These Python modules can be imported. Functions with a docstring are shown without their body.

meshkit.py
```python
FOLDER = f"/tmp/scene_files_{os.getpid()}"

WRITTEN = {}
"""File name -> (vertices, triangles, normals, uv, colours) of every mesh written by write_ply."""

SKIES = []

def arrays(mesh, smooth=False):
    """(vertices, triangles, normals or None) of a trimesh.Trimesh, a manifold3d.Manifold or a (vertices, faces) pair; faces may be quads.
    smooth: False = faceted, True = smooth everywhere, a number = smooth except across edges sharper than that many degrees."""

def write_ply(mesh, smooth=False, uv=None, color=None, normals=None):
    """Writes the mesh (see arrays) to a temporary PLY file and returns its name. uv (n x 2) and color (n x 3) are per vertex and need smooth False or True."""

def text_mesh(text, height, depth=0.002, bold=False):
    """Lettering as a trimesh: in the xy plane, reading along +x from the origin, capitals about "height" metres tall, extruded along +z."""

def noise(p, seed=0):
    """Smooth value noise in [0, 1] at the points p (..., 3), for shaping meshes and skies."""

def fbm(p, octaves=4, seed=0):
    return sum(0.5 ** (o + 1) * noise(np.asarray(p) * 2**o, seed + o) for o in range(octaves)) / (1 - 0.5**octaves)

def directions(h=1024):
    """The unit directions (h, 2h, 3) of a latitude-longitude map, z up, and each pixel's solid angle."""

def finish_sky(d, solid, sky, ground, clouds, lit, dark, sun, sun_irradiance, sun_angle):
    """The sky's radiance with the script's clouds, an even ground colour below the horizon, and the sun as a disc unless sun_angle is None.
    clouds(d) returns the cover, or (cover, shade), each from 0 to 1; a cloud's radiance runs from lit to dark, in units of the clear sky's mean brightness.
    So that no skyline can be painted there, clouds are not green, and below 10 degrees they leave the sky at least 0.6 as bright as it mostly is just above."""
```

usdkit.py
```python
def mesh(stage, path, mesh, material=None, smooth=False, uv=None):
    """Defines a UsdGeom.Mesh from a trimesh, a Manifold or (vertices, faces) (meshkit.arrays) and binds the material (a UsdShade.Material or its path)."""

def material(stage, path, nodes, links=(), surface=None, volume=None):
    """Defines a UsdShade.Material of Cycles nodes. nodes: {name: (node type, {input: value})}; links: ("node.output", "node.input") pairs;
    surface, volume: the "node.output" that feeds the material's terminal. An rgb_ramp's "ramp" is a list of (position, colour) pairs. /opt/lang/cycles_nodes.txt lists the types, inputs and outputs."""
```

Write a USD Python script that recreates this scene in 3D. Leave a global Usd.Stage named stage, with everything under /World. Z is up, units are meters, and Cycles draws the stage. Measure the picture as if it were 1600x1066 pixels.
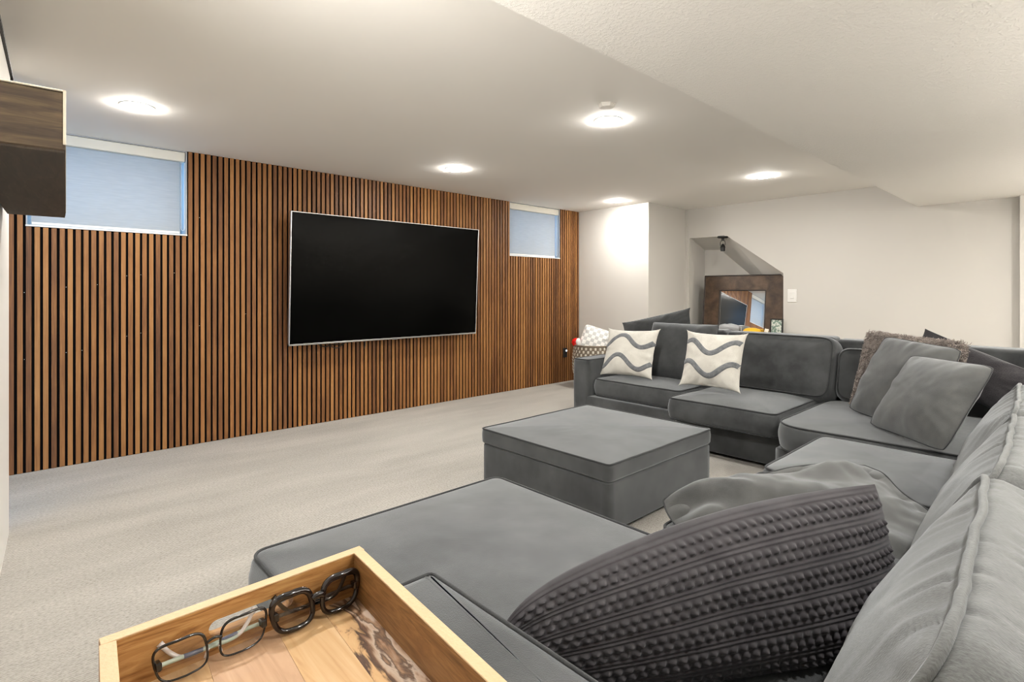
import math
import numpy as np, trimesh, manifold3d as m3, usdkit, meshkit
from pxr import Usd, UsdGeom, UsdLux, UsdShade, Gf, Sdf, Vt

stage = Usd.Stage.CreateInMemory()
UsdGeom.SetStageUpAxis(stage, 'Z')
UsdGeom.SetStageMetersPerUnit(stage, 1.0)
UsdGeom.Xform.Define(stage, '/World')
UsdGeom.Scope.Define(stage, '/World/Looks')

# ------------------------------------------------------------------ camera, sky, exposure
EYE, HEAD, FPX = 1.276, math.radians(47.211), 840.49
cam = UsdGeom.Camera.Define(stage, '/World/camera')
cam.CreateHorizontalApertureAttr(36.0)
cam.CreateVerticalApertureAttr(36.0 * 1066 / 1600)
cam.CreateFocalLengthAttr(FPX / 1600 * 36.0)
cam.CreateVerticalApertureOffsetAttr(-77 / 1600 * 36.0)
cam.CreateClippingRangeAttr(Gf.Vec2f(0.02, 1000))
fw, rt = (math.cos(HEAD), math.sin(HEAD)), (math.sin(HEAD), -math.cos(HEAD))
cam.AddTransformOp().Set(Gf.Matrix4d(rt[0], rt[1], 0, 0, 0, 0, 1, 0, -fw[0], -fw[1], 0, 0, 0, 0, EYE, 1))
EXPOSURE = 0.12
cam.CreateExposureAttr(EXPOSURE)
sky = UsdLux.DomeLight.Define(stage, '/World/sky')
sky.CreateColorAttr(Gf.Vec3f(0.30, 0.58, 1.0))
sky.CreateIntensityAttr(1.5)
LAMP, FILL_UPLIGHT = 370.0, 3000.0          # radiance of the recessed lamps; of the added, unseen uplighters' bulbs
CEIL = 2.44

# ------------------------------------------------------------------ helpers
UP = np.array([0, 0, 1.0])
used = set()


def numbered(parent, name):
    p, k = f'{parent}/{name}', 0
    while p in used:
        k += 1
        p = f'{parent}/{name}_{k:03d}'
    used.add(p)
    return p


def tag(path, label=None, cat=None, group=None, kind=None):
    pr = stage.GetPrimAtPath(path)
    for k, v in (('label', label), ('category', cat), ('group', group), ('kind', kind)):
        if v:
            pr.SetCustomDataByKey(k, v)
    return path


class Thing:
    """An Xform directly under /World; meshes given in world coordinates become its parts."""

    def __init__(s, name, label=None, cat=None, loc=(0, 0, 0), M=None, group=None, kind=None):
        s.path = numbered('/World', name)
        x = UsdGeom.Xform.Define(stage, s.path)
        s.M = np.eye(4)
        if M is not None:
            s.M = np.array(M, float)
        else:
            s.M[:3, 3] = loc
        x.AddTransformOp().Set(Gf.Matrix4d(*s.M.T.ravel().tolist()))
        s.inv = np.linalg.inv(s.M)
        tag(s.path, label, cat, group, kind)

    def add(s, name, mesh, mat, parent=None, smooth=30, local=False, label=None, kind=None, mask=None, cage=False):
        path = numbered(parent or s.path, name)
        v, f = vf(mesh)
        if not local:
            v = v @ s.inv[:3, :3].T + s.inv[:3, 3]
        g = usdkit.mesh(stage, path, (v, f), MAT[mat], smooth=smooth)
        if mask is not None:
            UsdGeom.PrimvarsAPI(g).CreatePrimvar('mask', Sdf.ValueTypeNames.FloatArray, 'vertex').Set(Vt.FloatArray.FromNumpy(np.asarray(mask, np.float32)))
        tag(path, label, None, None, kind)
        return path


def vf(mesh):
    if hasattr(mesh, 'to_mesh'):
        m = mesh.to_mesh()
        return np.array(m.vert_properties[:, :3], float), np.array(m.tri_verts, int)
    if isinstance(mesh, (tuple, list)):
        v, f = np.asarray(mesh[0], float), np.asarray(mesh[1], int)
        if f.shape[1] == 4:
            f = np.vstack([f[:, [0, 1, 2]], f[:, [0, 2, 3]]])
        return v, f
    return np.array(mesh.vertices), np.array(mesh.faces)


def cat(*ms):
    vs, fs, n = [], [], 0
    for m in ms:
        v, f = vf(m)
        vs.append(v); fs.append(f + n); n += len(v)
    return np.vstack(vs), np.vstack(fs)


def xf(mesh, M):
    v, f = vf(mesh)
    M = np.asarray(M, float)
    return v @ M[:3, :3].T + M[:3, 3], f


def frame(c, r, u, n=None):
    """4x4 with x axis r, y axis u (made square to r), z axis r x u, origin c."""
    r = np.asarray(r, float); r /= np.linalg.norm(r)
    u = np.asarray(u, float); u = u - r * (u @ r); u /= np.linalg.norm(u)
    M = np.eye(4); M[:3, 0], M[:3, 1], M[:3, 2], M[:3, 3] = r, u, np.cross(r, u), c
    return M


def box(x0, x1, y0, y1, z0, z1, ch=0.0):
    a, b = np.minimum((x0, y0, z0), (x1, y1, z1)).astype(float), np.maximum((x0, y0, z0), (x1, y1, z1)).astype(float)
    if ch <= 0:
        m = trimesh.creation.box(b - a); m.apply_translation((a + b) / 2)
        return np.array(m.vertices), np.array(m.faces)
    pts = []
    for i in (0, 1):
        for j in (0, 1):
            for k in (0, 1):
                c = np.array([(a, b)[i][0], (a, b)[j][1], (a, b)[k][2]])
                s = np.array([1 - 2 * i, 1 - 2 * j, 1 - 2 * k]) * ch
                pts += [c + s * (0, 1, 1), c + s * (1, 0, 1), c + s * (1, 1, 0)]
    h = trimesh.convex.convex_hull(np.array(pts))
    return np.array(h.vertices), np.array(h.faces)


def quad(*p):
    return np.array(p, float), np.array([[0, 1, 2], [0, 2, 3]])


def tube(path, r, n=8, closed=False, cap=True):
    P = np.asarray(path, float); N = len(P)
    R = np.broadcast_to(np.asarray(r, float), (N,))
    if closed:
        T = np.roll(P, -1, 0) - np.roll(P, 1, 0)
    else:
        T = np.gradient(P, axis=0)
    T /= np.maximum(np.linalg.norm(T, axis=1, keepdims=True), 1e-12)
    a = np.cross(T[0], UP if abs(T[0][2]) < .9 else [1, 0, 0]); a /= np.linalg.norm(a)
    A = [a]
    for i in range(1, N):
        a = A[-1] - T[i] * (A[-1] @ T[i]); a /= np.linalg.norm(a); A.append(a)
    A = np.array(A)
    if closed:   # spread the twist
        e = A[-1] - T[0] * (A[-1] @ T[0]); e /= np.linalg.norm(e)
        tw = math.atan2(np.cross(A[0], e) @ T[0], A[0] @ e)
        th = -tw * np.arange(N) / N
        Bn = np.cross(T, A); A = A * np.cos(th)[:, None] + Bn * np.sin(th)[:, None]
    B = np.cross(T, A)
    an = np.linspace(0, 2 * np.pi, n, endpoint=False)
    V = P[:, None] + R[:, None, None] * (np.cos(an)[None, :, None] * A[:, None] + np.sin(an)[None, :, None] * B[:, None])
    V = V.reshape(-1, 3)
    F = []
    for i in range(N if closed else N - 1):
        j = (i + 1) % N
        for k in range(n):
            l = (k + 1) % n
            F += [[i * n + k, j * n + k, j * n + l], [i * n + k, j * n + l, i * n + l]]
    if not closed and cap:
        b = len(V); V = np.vstack([V, P[0], P[-1]])
        for k in range(n):
            l = (k + 1) % n
            F += [[b, k, l], [b + 1, (N - 1) * n + l, (N - 1) * n + k]]
        F = np.array(F)
    F = np.array(F)[:, ::-1]
    return V, F


def lathe(prof, n=48, c=(0, 0, 0)):
    prof = np.array(prof, float); an = np.linspace(0, 2 * np.pi, n, endpoint=False)
    V = np.stack([prof[:, 0, None] * np.cos(an), prof[:, 0, None] * np.sin(an), np.repeat(prof[:, 1, None], n, 1)], -1).reshape(-1, 3) + c
    F = []
    for i in range(len(prof) - 1):
        for k in range(n):
            l = (k + 1) % n
            F += [[i * n + k, i * n + l, (i + 1) * n + l], [i * n + k, (i + 1) * n + l, (i + 1) * n + k]]
    return V, np.array(F)


def rrect(w, h, r, n):
    """n points, evenly spaced, counter-clockwise round a rounded rectangle centred on 0; also the outward normals."""
    r = min(r, w / 2 - 1e-4, h / 2 - 1e-4)
    pts, nor = [], []
    for cx, cy, a0 in ((w / 2 - r, h / 2 - r, 0), (-w / 2 + r, h / 2 - r, 90), (-w / 2 + r, -h / 2 + r, 180), (w / 2 - r, -h / 2 + r, 270)):
        for a in np.radians(np.linspace(a0, a0 + 90, 9)):
            pts.append((cx + r * math.cos(a), cy + r * math.sin(a))); nor.append((math.cos(a), math.sin(a)))
    pts, nor = np.array(pts + pts[:1]), np.array(nor + nor[:1])
    s = np.r_[0, np.cumsum(np.linalg.norm(np.diff(pts, axis=0), axis=1) + 1e-9)]
    t = np.linspace(0, s[-1], n, endpoint=False)
    P = np.stack([np.interp(t, s, pts[:, k]) for k in (0, 1)], 1)
    Q = np.stack([np.interp(t, s, nor[:, k]) for k in (0, 1)], 1)
    return P, Q / np.linalg.norm(Q, axis=1, keepdims=True), t


def cushion(w, d, h, r=.035, rc=.06, crown=.02, crown_b=0., bulge=.008, namp=.003, nscale=6., seed=0, pleat=0., pleat_f=38., pleat_l=.035, n=160, m=12):
    """A stuffed box cushion centred on 0 in x, y with its underside at z = 0. Returns (mesh, top seam, bottom seam)."""
    O, N, s = rrect(w, d, rc, n)
    rows, par = [], []
    arc = np.radians(np.linspace(0, 90, 6))
    Oin = O - N * r
    def put(P, z, f, nz):
        rows.append(np.c_[P, np.full(len(P), z)] if np.ndim(z) == 0 else np.c_[P, z]); par.append((f, nz))
    for f in np.linspace(.06, 1, m)[:-1]:
        put(Oin * f, -crown_b * (1 - f ** 2.4), f, -1)
    for a in arc[::-1]:
        put(O - N * r * (1 - math.cos(a)), r - r * math.sin(a), 1.0, -1)
    seam_b = len(rows) - 4
    for t in np.linspace(0, 1, 6)[1:-1]:
        put(O + N * bulge * math.sin(math.pi * t), r + t * (h - 2 * r), 1.0, 0)
    for a in arc:
        put(O - N * r * (1 - math.cos(a)), h - r + r * math.sin(a), 1.0, 1)
    seam_t = len(rows) - 3
    for f in np.linspace(.06, 1, m)[:-1][::-1]:
        put(Oin * f, h + crown * (1 - f ** 2.4), f, 1)
    V = np.array(rows)
    R = len(V)
    nv = (meshkit.fbm(V.reshape(-1, 3) * nscale + seed * 7.3, 3, seed).reshape(R, n) - .5) * 2
    side = min(w, d) / 2
    k = 2 * np.pi
    pl = np.abs(meshkit.noise(np.c_[np.cos(s / s[-1] * k) * s[-1] / k * pleat_f, np.sin(s / s[-1] * k) * s[-1] / k * pleat_f, np.full(n, seed)], seed) - .5) * 2
    for i, (f, nz) in enumerate(par):
        V[i, :, 2] += nv[i] * namp * (nz if nz else 0)
        V[i, :, :2] += N * (nv[i] * namp * (1 if abs(nz) < 1 else 0))[:, None]
        if pleat and nz:        # gathers run square to each seam and fade into the face
            x, y = V[i, :, 0].copy(), V[i, :, 1].copy()
            g = 0.
            for q, (dist, co) in enumerate(((d / 2 - y, x), (d / 2 + y, x), (w / 2 - x, y), (w / 2 + x, y))):
                n1 = np.sqrt((meshkit.noise(np.stack([co * pleat_f, np.full(n, q * 5.3 + seed), dist * 2.5], -1), seed + q) - .5) ** 2 + .006) * 2
                g = g + (1 if q < 2 else .25) * np.exp(-np.maximum(dist, 0) / pleat_l) * (n1 - .45)
            V[i, :, 2] += nz * pleat * (.4 if f == 1 else 1) * min(1, max(0, (f - .2) / .4)) * g
        elif pleat:
            V[i, :, :2] += N * (.35 * pleat * (pl - .5))[:, None]
    st, sb = V[seam_t] + np.c_[N * .002, np.full(n, .002)], V[seam_b] + np.c_[N * .002, np.full(n, -.002)]
    if pleat:               # the welt runs smoother than the gathers beside it
        st, sb = (np.mean([np.roll(q, k, 0) for k in range(-4, 5)], 0) + [0, 0, dz] for q, dz in ((st, .003), (sb, -.003)))
    F = []
    idx = np.arange(R * n).reshape(R, n)
    a, b = idx[:-1], idx[1:]
    a2, b2 = np.roll(a, -1, 1), np.roll(b, -1, 1)
    F = np.vstack([np.stack([a, a2, b2], -1).reshape(-1, 3), np.stack([a, b2, b], -1).reshape(-1, 3)])
    V = V.reshape(-1, 3)
    V = np.vstack([V, [V[:n].mean(0), V[-n:].mean(0)]])
    j = np.arange(n); l = (j + 1) % n; e = (R - 1) * n
    F = np.vstack([F, np.stack([l, j, np.full(n, R * n)], 1), np.stack([e + j, e + l, np.full(n, R * n + 1)], 1)])
    return (V, F), st, sb


def pillow(w, h, t, n=70, pinch=.05, seed=0, wr=.006, slump=0., dent=None, extra=None, nb=None, ears=.02, k=2.4, warp=None):
    """A throw pillow in the xy plane, front towards +z. Returns (mesh, rim points, surface function, number of front vertices)."""
    g = np.linspace(-1, 1, n)
    g = np.sign(g) * (1 - (1 - np.abs(g)) ** 1.35)
    S, T = np.meshgrid(g, g, indexing='ij')

    def shape(S, T, side):
        x = w / 2 * S * (1 - pinch * (1 - T ** 2) + ears * T ** 8)
        y = h / 2 * T * (1 - pinch * (1 - S ** 2) + ears * S ** 8)
        e = np.clip(1 - np.abs(S) ** k, 0, 1) ** .62 * np.clip(1 - np.abs(T) ** k, 0, 1) ** .62
        z = t / 2 * e * side
        ang, rad = np.arctan2(T, S), np.maximum(np.abs(S), np.abs(T))
        wv = meshkit.fbm(np.stack([x * 7, y * 7, np.full_like(x, seed * 3.1 + side)], -1), 3, seed) - .5
        rays = meshkit.noise(np.stack([np.cos(ang) * 5, np.sin(ang) * 5, rad * 1.2 + seed], -1), seed + 9) - .5
        z = z + side * np.minimum(1, e * 3) * wr * (wv * 2 + rays * 3 * rad ** 3)
        y = y - slump * (1 - S ** 2) * (T > 0) * T ** 2
        if dent is not None:
            z = z + dent(x, y)
        if extra is not None and side > 0:
            z = z + extra(x, y) * np.minimum(1, e * 4)
        if warp is not None:
            x, y, z = warp(x, y, z)
        return np.stack([x, y, z], -1)
    A, B = shape(S, T, 1), shape(S, T, -1)
    idx = np.arange(n * n).reshape(n, n)
    a, b, c, d = idx[:-1, :-1], idx[1:, :-1], idx[1:, 1:], idx[:-1, 1:]
    f = np.vstack([np.stack([a, b, c], -1).reshape(-1, 3), np.stack([a, c, d], -1).reshape(-1, 3)])
    V = np.vstack([A.reshape(-1, 3), B.reshape(-1, 3)])
    F = np.vstack([f, f[:, ::-1] + n * n])
    # weld the rims
    rim = np.r_[idx[:, 0], idx[-1, 1:], idx[-2::-1, -1], idx[0, -2:0:-1]]
    mp = np.arange(2 * n * n); mp[rim + n * n] = rim
    V[rim] = (V[rim] + V[rim + n * n]) / 2
    F = mp[F]
    keep = np.ones(len(V), bool); keep[rim + n * n] = False
    new = np.cumsum(keep) - 1
    rim_pts = V[rim].copy()
    V, F = V[keep], new[F]

    def surf(x, y):
        """front height above local (x, y), from the grid"""
        from scipy.interpolate import griddata
        return griddata(A[..., :2].reshape(-1, 2), A[..., 2].ravel(), np.c_[x, y], method='linear', fill_value=0.)
    return (V, F), rim_pts, surf, n * n


# ------------------------------------------------------------------ materials
MAT = {}


def mat(name, nodes, links=(), surface='p.BSDF'):
    MAT[name] = usdkit.material(stage, f'/World/Looks/{name}', nodes, links, surface=surface)


def plain(name, col, rough=.6, spec=.4, metal=0., bump=0., bscale=60., **kw):
    n = {'p': ('principled_bsdf', dict(base_color=col, roughness=rough, specular_ior_level=spec, metallic=metal, **kw))}
    l = []
    if bump:
        n.update(g=('geometry', {}), t=('noise_texture', dict(scale=bscale, detail=3)), b=('bump', dict(strength=bump, distance=.004)))
        l = [('g.position', 't.vector'), ('t.fac', 'b.height'), ('b.normal', 'p.normal')]
    mat(name, n, l)


plain('wall_paint', (.625, .603, .565), .75, .25, bump=.12, bscale=120)
plain('ceiling_paint', (.86, .835, .79), .8, .2, bump=.05, bscale=90)
mat('soffit_paint', {'g': ('geometry', {}), 't': ('noise_texture', dict(scale=75., detail=3, roughness=.55)), 'r': ('rgb_ramp', dict(ramp=[(.45, (0, 0, 0)), (.62, (1, 1, 1))])),
                     'b': ('bump', dict(strength=.32, distance=.004)), 'p': ('principled_bsdf', dict(base_color=(.86, .835, .79), roughness=.8, specular_ior_level=.2))},
    [('g.position', 't.vector'), ('t.fac', 'r.fac'), ('r.color', 'b.height'), ('b.normal', 'p.normal')])
plain('white_paint', (.80, .79, .76), .5, .4)
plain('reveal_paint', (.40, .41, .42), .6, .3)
plain('white_plastic', (.80, .79, .76), .35, .5)
plain('black_plastic', (.012, .012, .012), .4, .5)
plain('black_metal', (.010, .010, .010), .45, .5)
plain('felt', (.007, .006, .0055), 1., .0)
plain('screen', (.0014, .0014, .0012), .2, .065)
plain('tv_silver', (.62, .61, .60), .32, .5, metal=.9)
plain('steel', (.55, .55, .55), .3, .5, metal=1.)
mat('lamp', {'e': ('emission', dict(color=(1.0, .965, .91), strength=LAMP))}, surface='e.emission')
mat('added_uplight_bulb', {'e': ('emission', dict(color=(1.0, .965, .91), strength=FILL_UPLIGHT))}, surface='e.emission')  # bulbs of the torchieres added out of view
mat('added_sconce_bulb', {'e': ('emission', dict(color=(1.0, .965, .91), strength=FILL_UPLIGHT * 1.0))}, surface='e.emission')  # bulb of the sconce added out of view
mat('nightlight', {'e': ('emission', dict(color=(.85, .92, 1.0), strength=.9))}, surface='e.emission')
# carpet: rows of loops along x, vacuum streaks
mat('carpet', {'g': ('geometry', {}), 's': ('separate_xyz', {}),
               'm1': ('mapping', dict(scale=(75., 120., 1.))), 't1': ('noise_texture', dict(scale=1., detail=3, roughness=.6)),
               'm2': ('mapping', dict(scale=(.9, 3.4, 1.), rotation=(0, 0, .12))), 't2': ('noise_texture', dict(scale=1., detail=4, roughness=.55)),
               'm3': ('mapping', dict(scale=(420., 420., 1.))), 't3': ('noise_texture', dict(scale=1., detail=2)),
               'row': ('math', dict(math_type='multiply', value2=2 * math.pi / .0115)), 'jit': ('math', dict(math_type='multiply_add', value2=5.5)), 'sn': ('math', dict(math_type='sine')),
               'rs': ('math', dict(math_type='multiply_add', value2=.085)),
               'r1': ('rgb_ramp', dict(ramp=[(.28, (.31, .292, .262)), (.50, (.44, .419, .382)), (.72, (.52, .498, .460))])),
               'r2': ('rgb_ramp', dict(ramp=[(.32, (.82, .82, .812)), (.66, (1.02, 1.02, 1.02))])),
               'x': ('mix', dict(mix_type='multiply', fac=1.)), 'ad': ('math', dict(math_type='multiply_add', value2=.5)),
               'b': ('bump', dict(strength=.45, distance=.008)),
               'p': ('principled_bsdf', dict(roughness=.95, specular_ior_level=.08, sheen_weight=.12))},
    [('g.position', 'm1.vector'), ('g.position', 'm2.vector'), ('g.position', 'm3.vector'), ('m1.vector', 't1.vector'), ('m2.vector', 't2.vector'), ('m3.vector', 't3.vector'),
     ('g.position', 's.vector'), ('s.y', 'row.value1'), ('t1.fac', 'jit.value1'), ('row.value', 'jit.value3'), ('jit.value', 'sn.value1'), ('sn.value', 'rs.value1'), ('t1.fac', 'rs.value3'),
     ('rs.value', 'r1.fac'), ('t2.fac', 'r2.fac'), ('r1.color', 'x.color1'), ('r2.color', 'x.color2'), ('x.color', 'p.base_color'),
     ('t3.fac', 'ad.value1'), ('rs.value', 'ad.value3'), ('ad.value', 'b.height'), ('b.normal', 'p.normal')])
# walnut slats: one tone per slat and stretch, fine grain along z
PITCH, SLX = .0455, .0151
mat('walnut_slat', {'g': ('geometry', {}), 's': ('separate_xyz', {}),
                    'a': ('math', dict(math_type='subtract', value2=SLX - .007)), 'd': ('math', dict(math_type='divide', value2=PITCH)), 'f': ('math', dict(math_type='floor')),
                    'k': ('math', dict(math_type='multiply', value2=7.37)), 'z': ('math', dict(math_type='multiply', value2=1.1)),
                    'c': ('combine_xyz', {}), 't': ('noise_texture', dict(scale=1., detail=2.5, roughness=.6)),
                    'wn': ('white_noise_texture', dict(dimensions='1D')),
                    'm': ('mapping', dict(scale=(230., 40., 4.))), 'gr': ('noise_texture', dict(scale=1., detail=4, roughness=.65, distortion=.6)),
                    'q': ('math', dict(math_type='multiply', value2=.48)), 'q2': ('math', dict(math_type='multiply_add', value2=.36)), 'q3': ('math', dict(math_type='multiply_add', value2=.22)),
                    'r': ('rgb_ramp', dict(ramp=[(.27, (.060, .027, .013)), (.42, (.165, .068, .025)), (.54, (.285, .122, .038)), (.66, (.385, .180, .058)), (.82, (.48, .255, .095))])),
                    'b': ('bump', dict(strength=.12, distance=.002)),
                    'p': ('principled_bsdf', dict(roughness=.5, specular_ior_level=.35))},
    [('g.position', 's.vector'), ('s.x', 'a.value1'), ('a.value', 'd.value1'), ('d.value', 'f.value1'), ('f.value', 'k.value1'), ('f.value', 'wn.w'), ('s.z', 'z.value1'),
     ('k.value', 'c.x'), ('k.value', 'c.y'), ('z.value', 'c.z'), ('c.vector', 't.vector'), ('g.position', 'm.vector'), ('m.vector', 'gr.vector'),
     ('gr.fac', 'q.value1'), ('t.fac', 'q2.value1'), ('q.value', 'q2.value3'), ('wn.value', 'q3.value1'), ('q2.value', 'q3.value3'), ('q3.value', 'r.fac'), ('r.color', 'p.base_color'),
     ('gr.fac', 'b.height'), ('b.normal', 'p.normal')])


def fabric(name, lo, hi, weave=420., rough=.85, bump=.35, blot=4.5, sheen=.25, stretch=(1, 1, 1), wlo=.72):
    mat(name, {'g': ('geometry', {}), 't': ('noise_texture', dict(scale=blot, detail=4, roughness=.62)), 'r': ('rgb_ramp', dict(ramp=[(.32, lo), (.68, hi)])),
               'm': ('mapping', dict(scale=tuple(weave * k for k in stretch))), 'w': ('noise_texture', dict(scale=1., detail=2, roughness=.6)),
               'rw': ('rgb_ramp', dict(ramp=[(.25, (wlo, wlo, wlo)), (.7, (1.12, 1.12, 1.12))])), 'x': ('mix', dict(mix_type='multiply', fac=1.)),
               'b': ('bump', dict(strength=bump, distance=.0025)),
               'p': ('principled_bsdf', dict(roughness=rough, specular_ior_level=.15, sheen_weight=sheen, sheen_roughness=.5, sheen_tint=(.9, .95, 1.)))},
        [('g.position', 't.vector'), ('t.fac', 'r.fac'), ('g.position', 'm.vector'), ('m.vector', 'w.vector'), ('w.fac', 'rw.fac'), ('r.color', 'x.color1'), ('rw.color', 'x.color2'),
         ('x.color', 'p.base_color'), ('w.fac', 'b.height'), ('b.normal', 'p.normal')])


fabric('sofa_fabric', (.030, .032, .0335), (.078, .082, .084), sheen=.5, blot=3.6)
fabric('sofa_slub', (.098, .102, .102), (.145, .149, .147), weave=260., bump=.3, stretch=(1.6, .6, .6), wlo=.70)
fabric('sofa_welt', (.034, .036, .038), (.055, .057, .059), sheen=.15)
fabric('pillow_grey', (.058, .0595, .059), (.110, .112, .109), sheen=.4)
fabric('waffle_fabric', (.034, .031, .035), (.056, .052, .057), weave=700, blot=14, sheen=.15)
fabric('knit_dark', (.022, .021, .024), (.045, .042, .046), weave=160, bump=.9)
fabric('fur_brown', (.17, .142, .125), (.36, .31, .28), weave=260, blot=30)
fabric('ivory_cloth', (.62, .60, .545), (.74, .72, .66), weave=300, sheen=.1, blot=8)
fabric('grey_tuft', (.14, .15, .16), (.24, .25, .26), weave=320, bump=1.0, blot=40)


def masked(name, c0, c1, rough=.85, wv=300., bump=.4):
    mat(name, {'a': ('attribute', dict(attribute='mask')), 'x': ('mix', dict(color1=c0, color2=c1)), 'g': ('geometry', {}), 'w': ('noise_texture', dict(scale=wv, detail=2)),
               'b': ('bump', dict(strength=bump, distance=.002)), 'p': ('principled_bsdf', dict(roughness=rough, specular_ior_level=.2))},
        [('a.fac', 'x.fac'), ('x.color', 'p.base_color'), ('g.position', 'w.vector'), ('w.fac', 'b.height'), ('b.normal', 'p.normal')])


masked('basket_weave', (.20, .165, .125), (.70, .66, .58))
masked('check_cloth', (.84, .83, .80), (.55, .55, .54))


def wood(name, ramp, scale, rough=.45, dist=1.2, rot=(0, 0, 0), detail=5, bump=.1, seed=0.):
    mat(name, {'g': ('texture_coordinate', {}), 'm': ('mapping', dict(scale=scale, rotation=rot, location=(seed, seed * 1.7, seed * .3))), 't': ('noise_texture', dict(scale=1., detail=detail, roughness=.6, distortion=dist)),
               'r': ('rgb_ramp', dict(ramp=ramp)), 'b': ('bump', dict(strength=bump, distance=.002)), 'p': ('principled_bsdf', dict(roughness=rough, specular_ior_level=.4))},
        [('g.object', 'm.vector'), ('m.vector', 't.vector'), ('t.fac', 'r.fac'), ('r.color', 'p.base_color'), ('t.fac', 'b.height'), ('b.normal', 'p.normal')])


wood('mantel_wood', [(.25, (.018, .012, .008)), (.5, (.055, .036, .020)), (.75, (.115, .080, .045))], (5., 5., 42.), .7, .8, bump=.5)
wood('mantel_under_shade', [(.25, (.012, .008, .006)), (.55, (.034, .023, .014)), (.8, (.060, .042, .026))], (42., 5., 5.), .7, .8, bump=.4)  # darker ramp: the shade under the beam is put into the wood colour
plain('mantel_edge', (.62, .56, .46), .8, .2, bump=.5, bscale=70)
wood('tray_wall_x', [(.30, (.15, .060, .016)), (.46, (.30, .140, .042)), (.58, (.40, .21, .072)), (.72, (.47, .28, .11))], (7., 40., 70.), .45, dist=1.8)
wood('tray_wall_y', [(.30, (.13, .060, .018)), (.5, (.25, .125, .044)), (.72, (.36, .20, .078))], (40., 7., 70.), .45, dist=1.8)
plain('tray_rim', (.60, .42, .25), .5, .4, bump=.4, bscale=160)
wood('plank_pink', [(.25, (0.370, 0.216, 0.122)), (.5, (0.459, 0.288, 0.173)), (.8, (0.518, 0.338, 0.209))], (55., 4., 20.), .42, seed=1)
wood('plank_gold', [(.25, (0.370, 0.194, 0.072)), (.45, (0.503, 0.317, 0.151)), (.75, (0.577, 0.396, 0.223))], (42., 3., 20.), .42, seed=2)
wood('plank_honey', [(.25, (0.414, 0.238, 0.108)), (.5, (0.518, 0.331, 0.173)), (.75, (0.562, 0.382, 0.216))], (48., 4., 20.), .42, seed=5)
mat('plank_spalt', {'g': ('texture_coordinate', {}), 'm': ('mapping', dict(scale=(15., 4.5, 10.), location=(3.2, 1.1, 0))), 't': ('noise_texture', dict(scale=1., detail=3, roughness=.55, distortion=.5)),
                    'm2': ('mapping', dict(scale=(60., 18., 30.))), 't2': ('noise_texture', dict(scale=1., detail=4, roughness=.65, distortion=1.)), 'k': ('math', dict(math_type='multiply_add', value2=.16)),
                    'r': ('rgb_ramp', dict(ramp=[(.40, (.56, .38, .20)), (.47, (.52, .32, .15)), (.495, (.05, .024, .014)), (.53, (.17, .085, .045)), (.565, (.45, .32, .23)), (.60, (.52, .42, .34)), (.622, (.09, .05, .03)), (.655, (.32, .19, .11)), (.70, (.50, .39, .31)), (.8, (.55, .44, .36))])),
                    'p': ('principled_bsdf', dict(roughness=.42, specular_ior_level=.4))},
    [('g.object', 'm.vector'), ('m.vector', 't.vector'), ('g.object', 'm2.vector'), ('m2.vector', 't2.vector'), ('t2.fac', 'k.value1'), ('t.fac', 'k.value3'), ('k.value', 'r.fac'), ('r.color', 'p.base_color')])
wood('mirror_frame', [(.3, (.030, .017, .010)), (.5, (.070, .042, .025)), (.75, (.125, .080, .050))], (7., 7., 7.), .33, .3, detail=4)
plain('mirror_edge', (.020, .012, .008), .4, .5)
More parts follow.
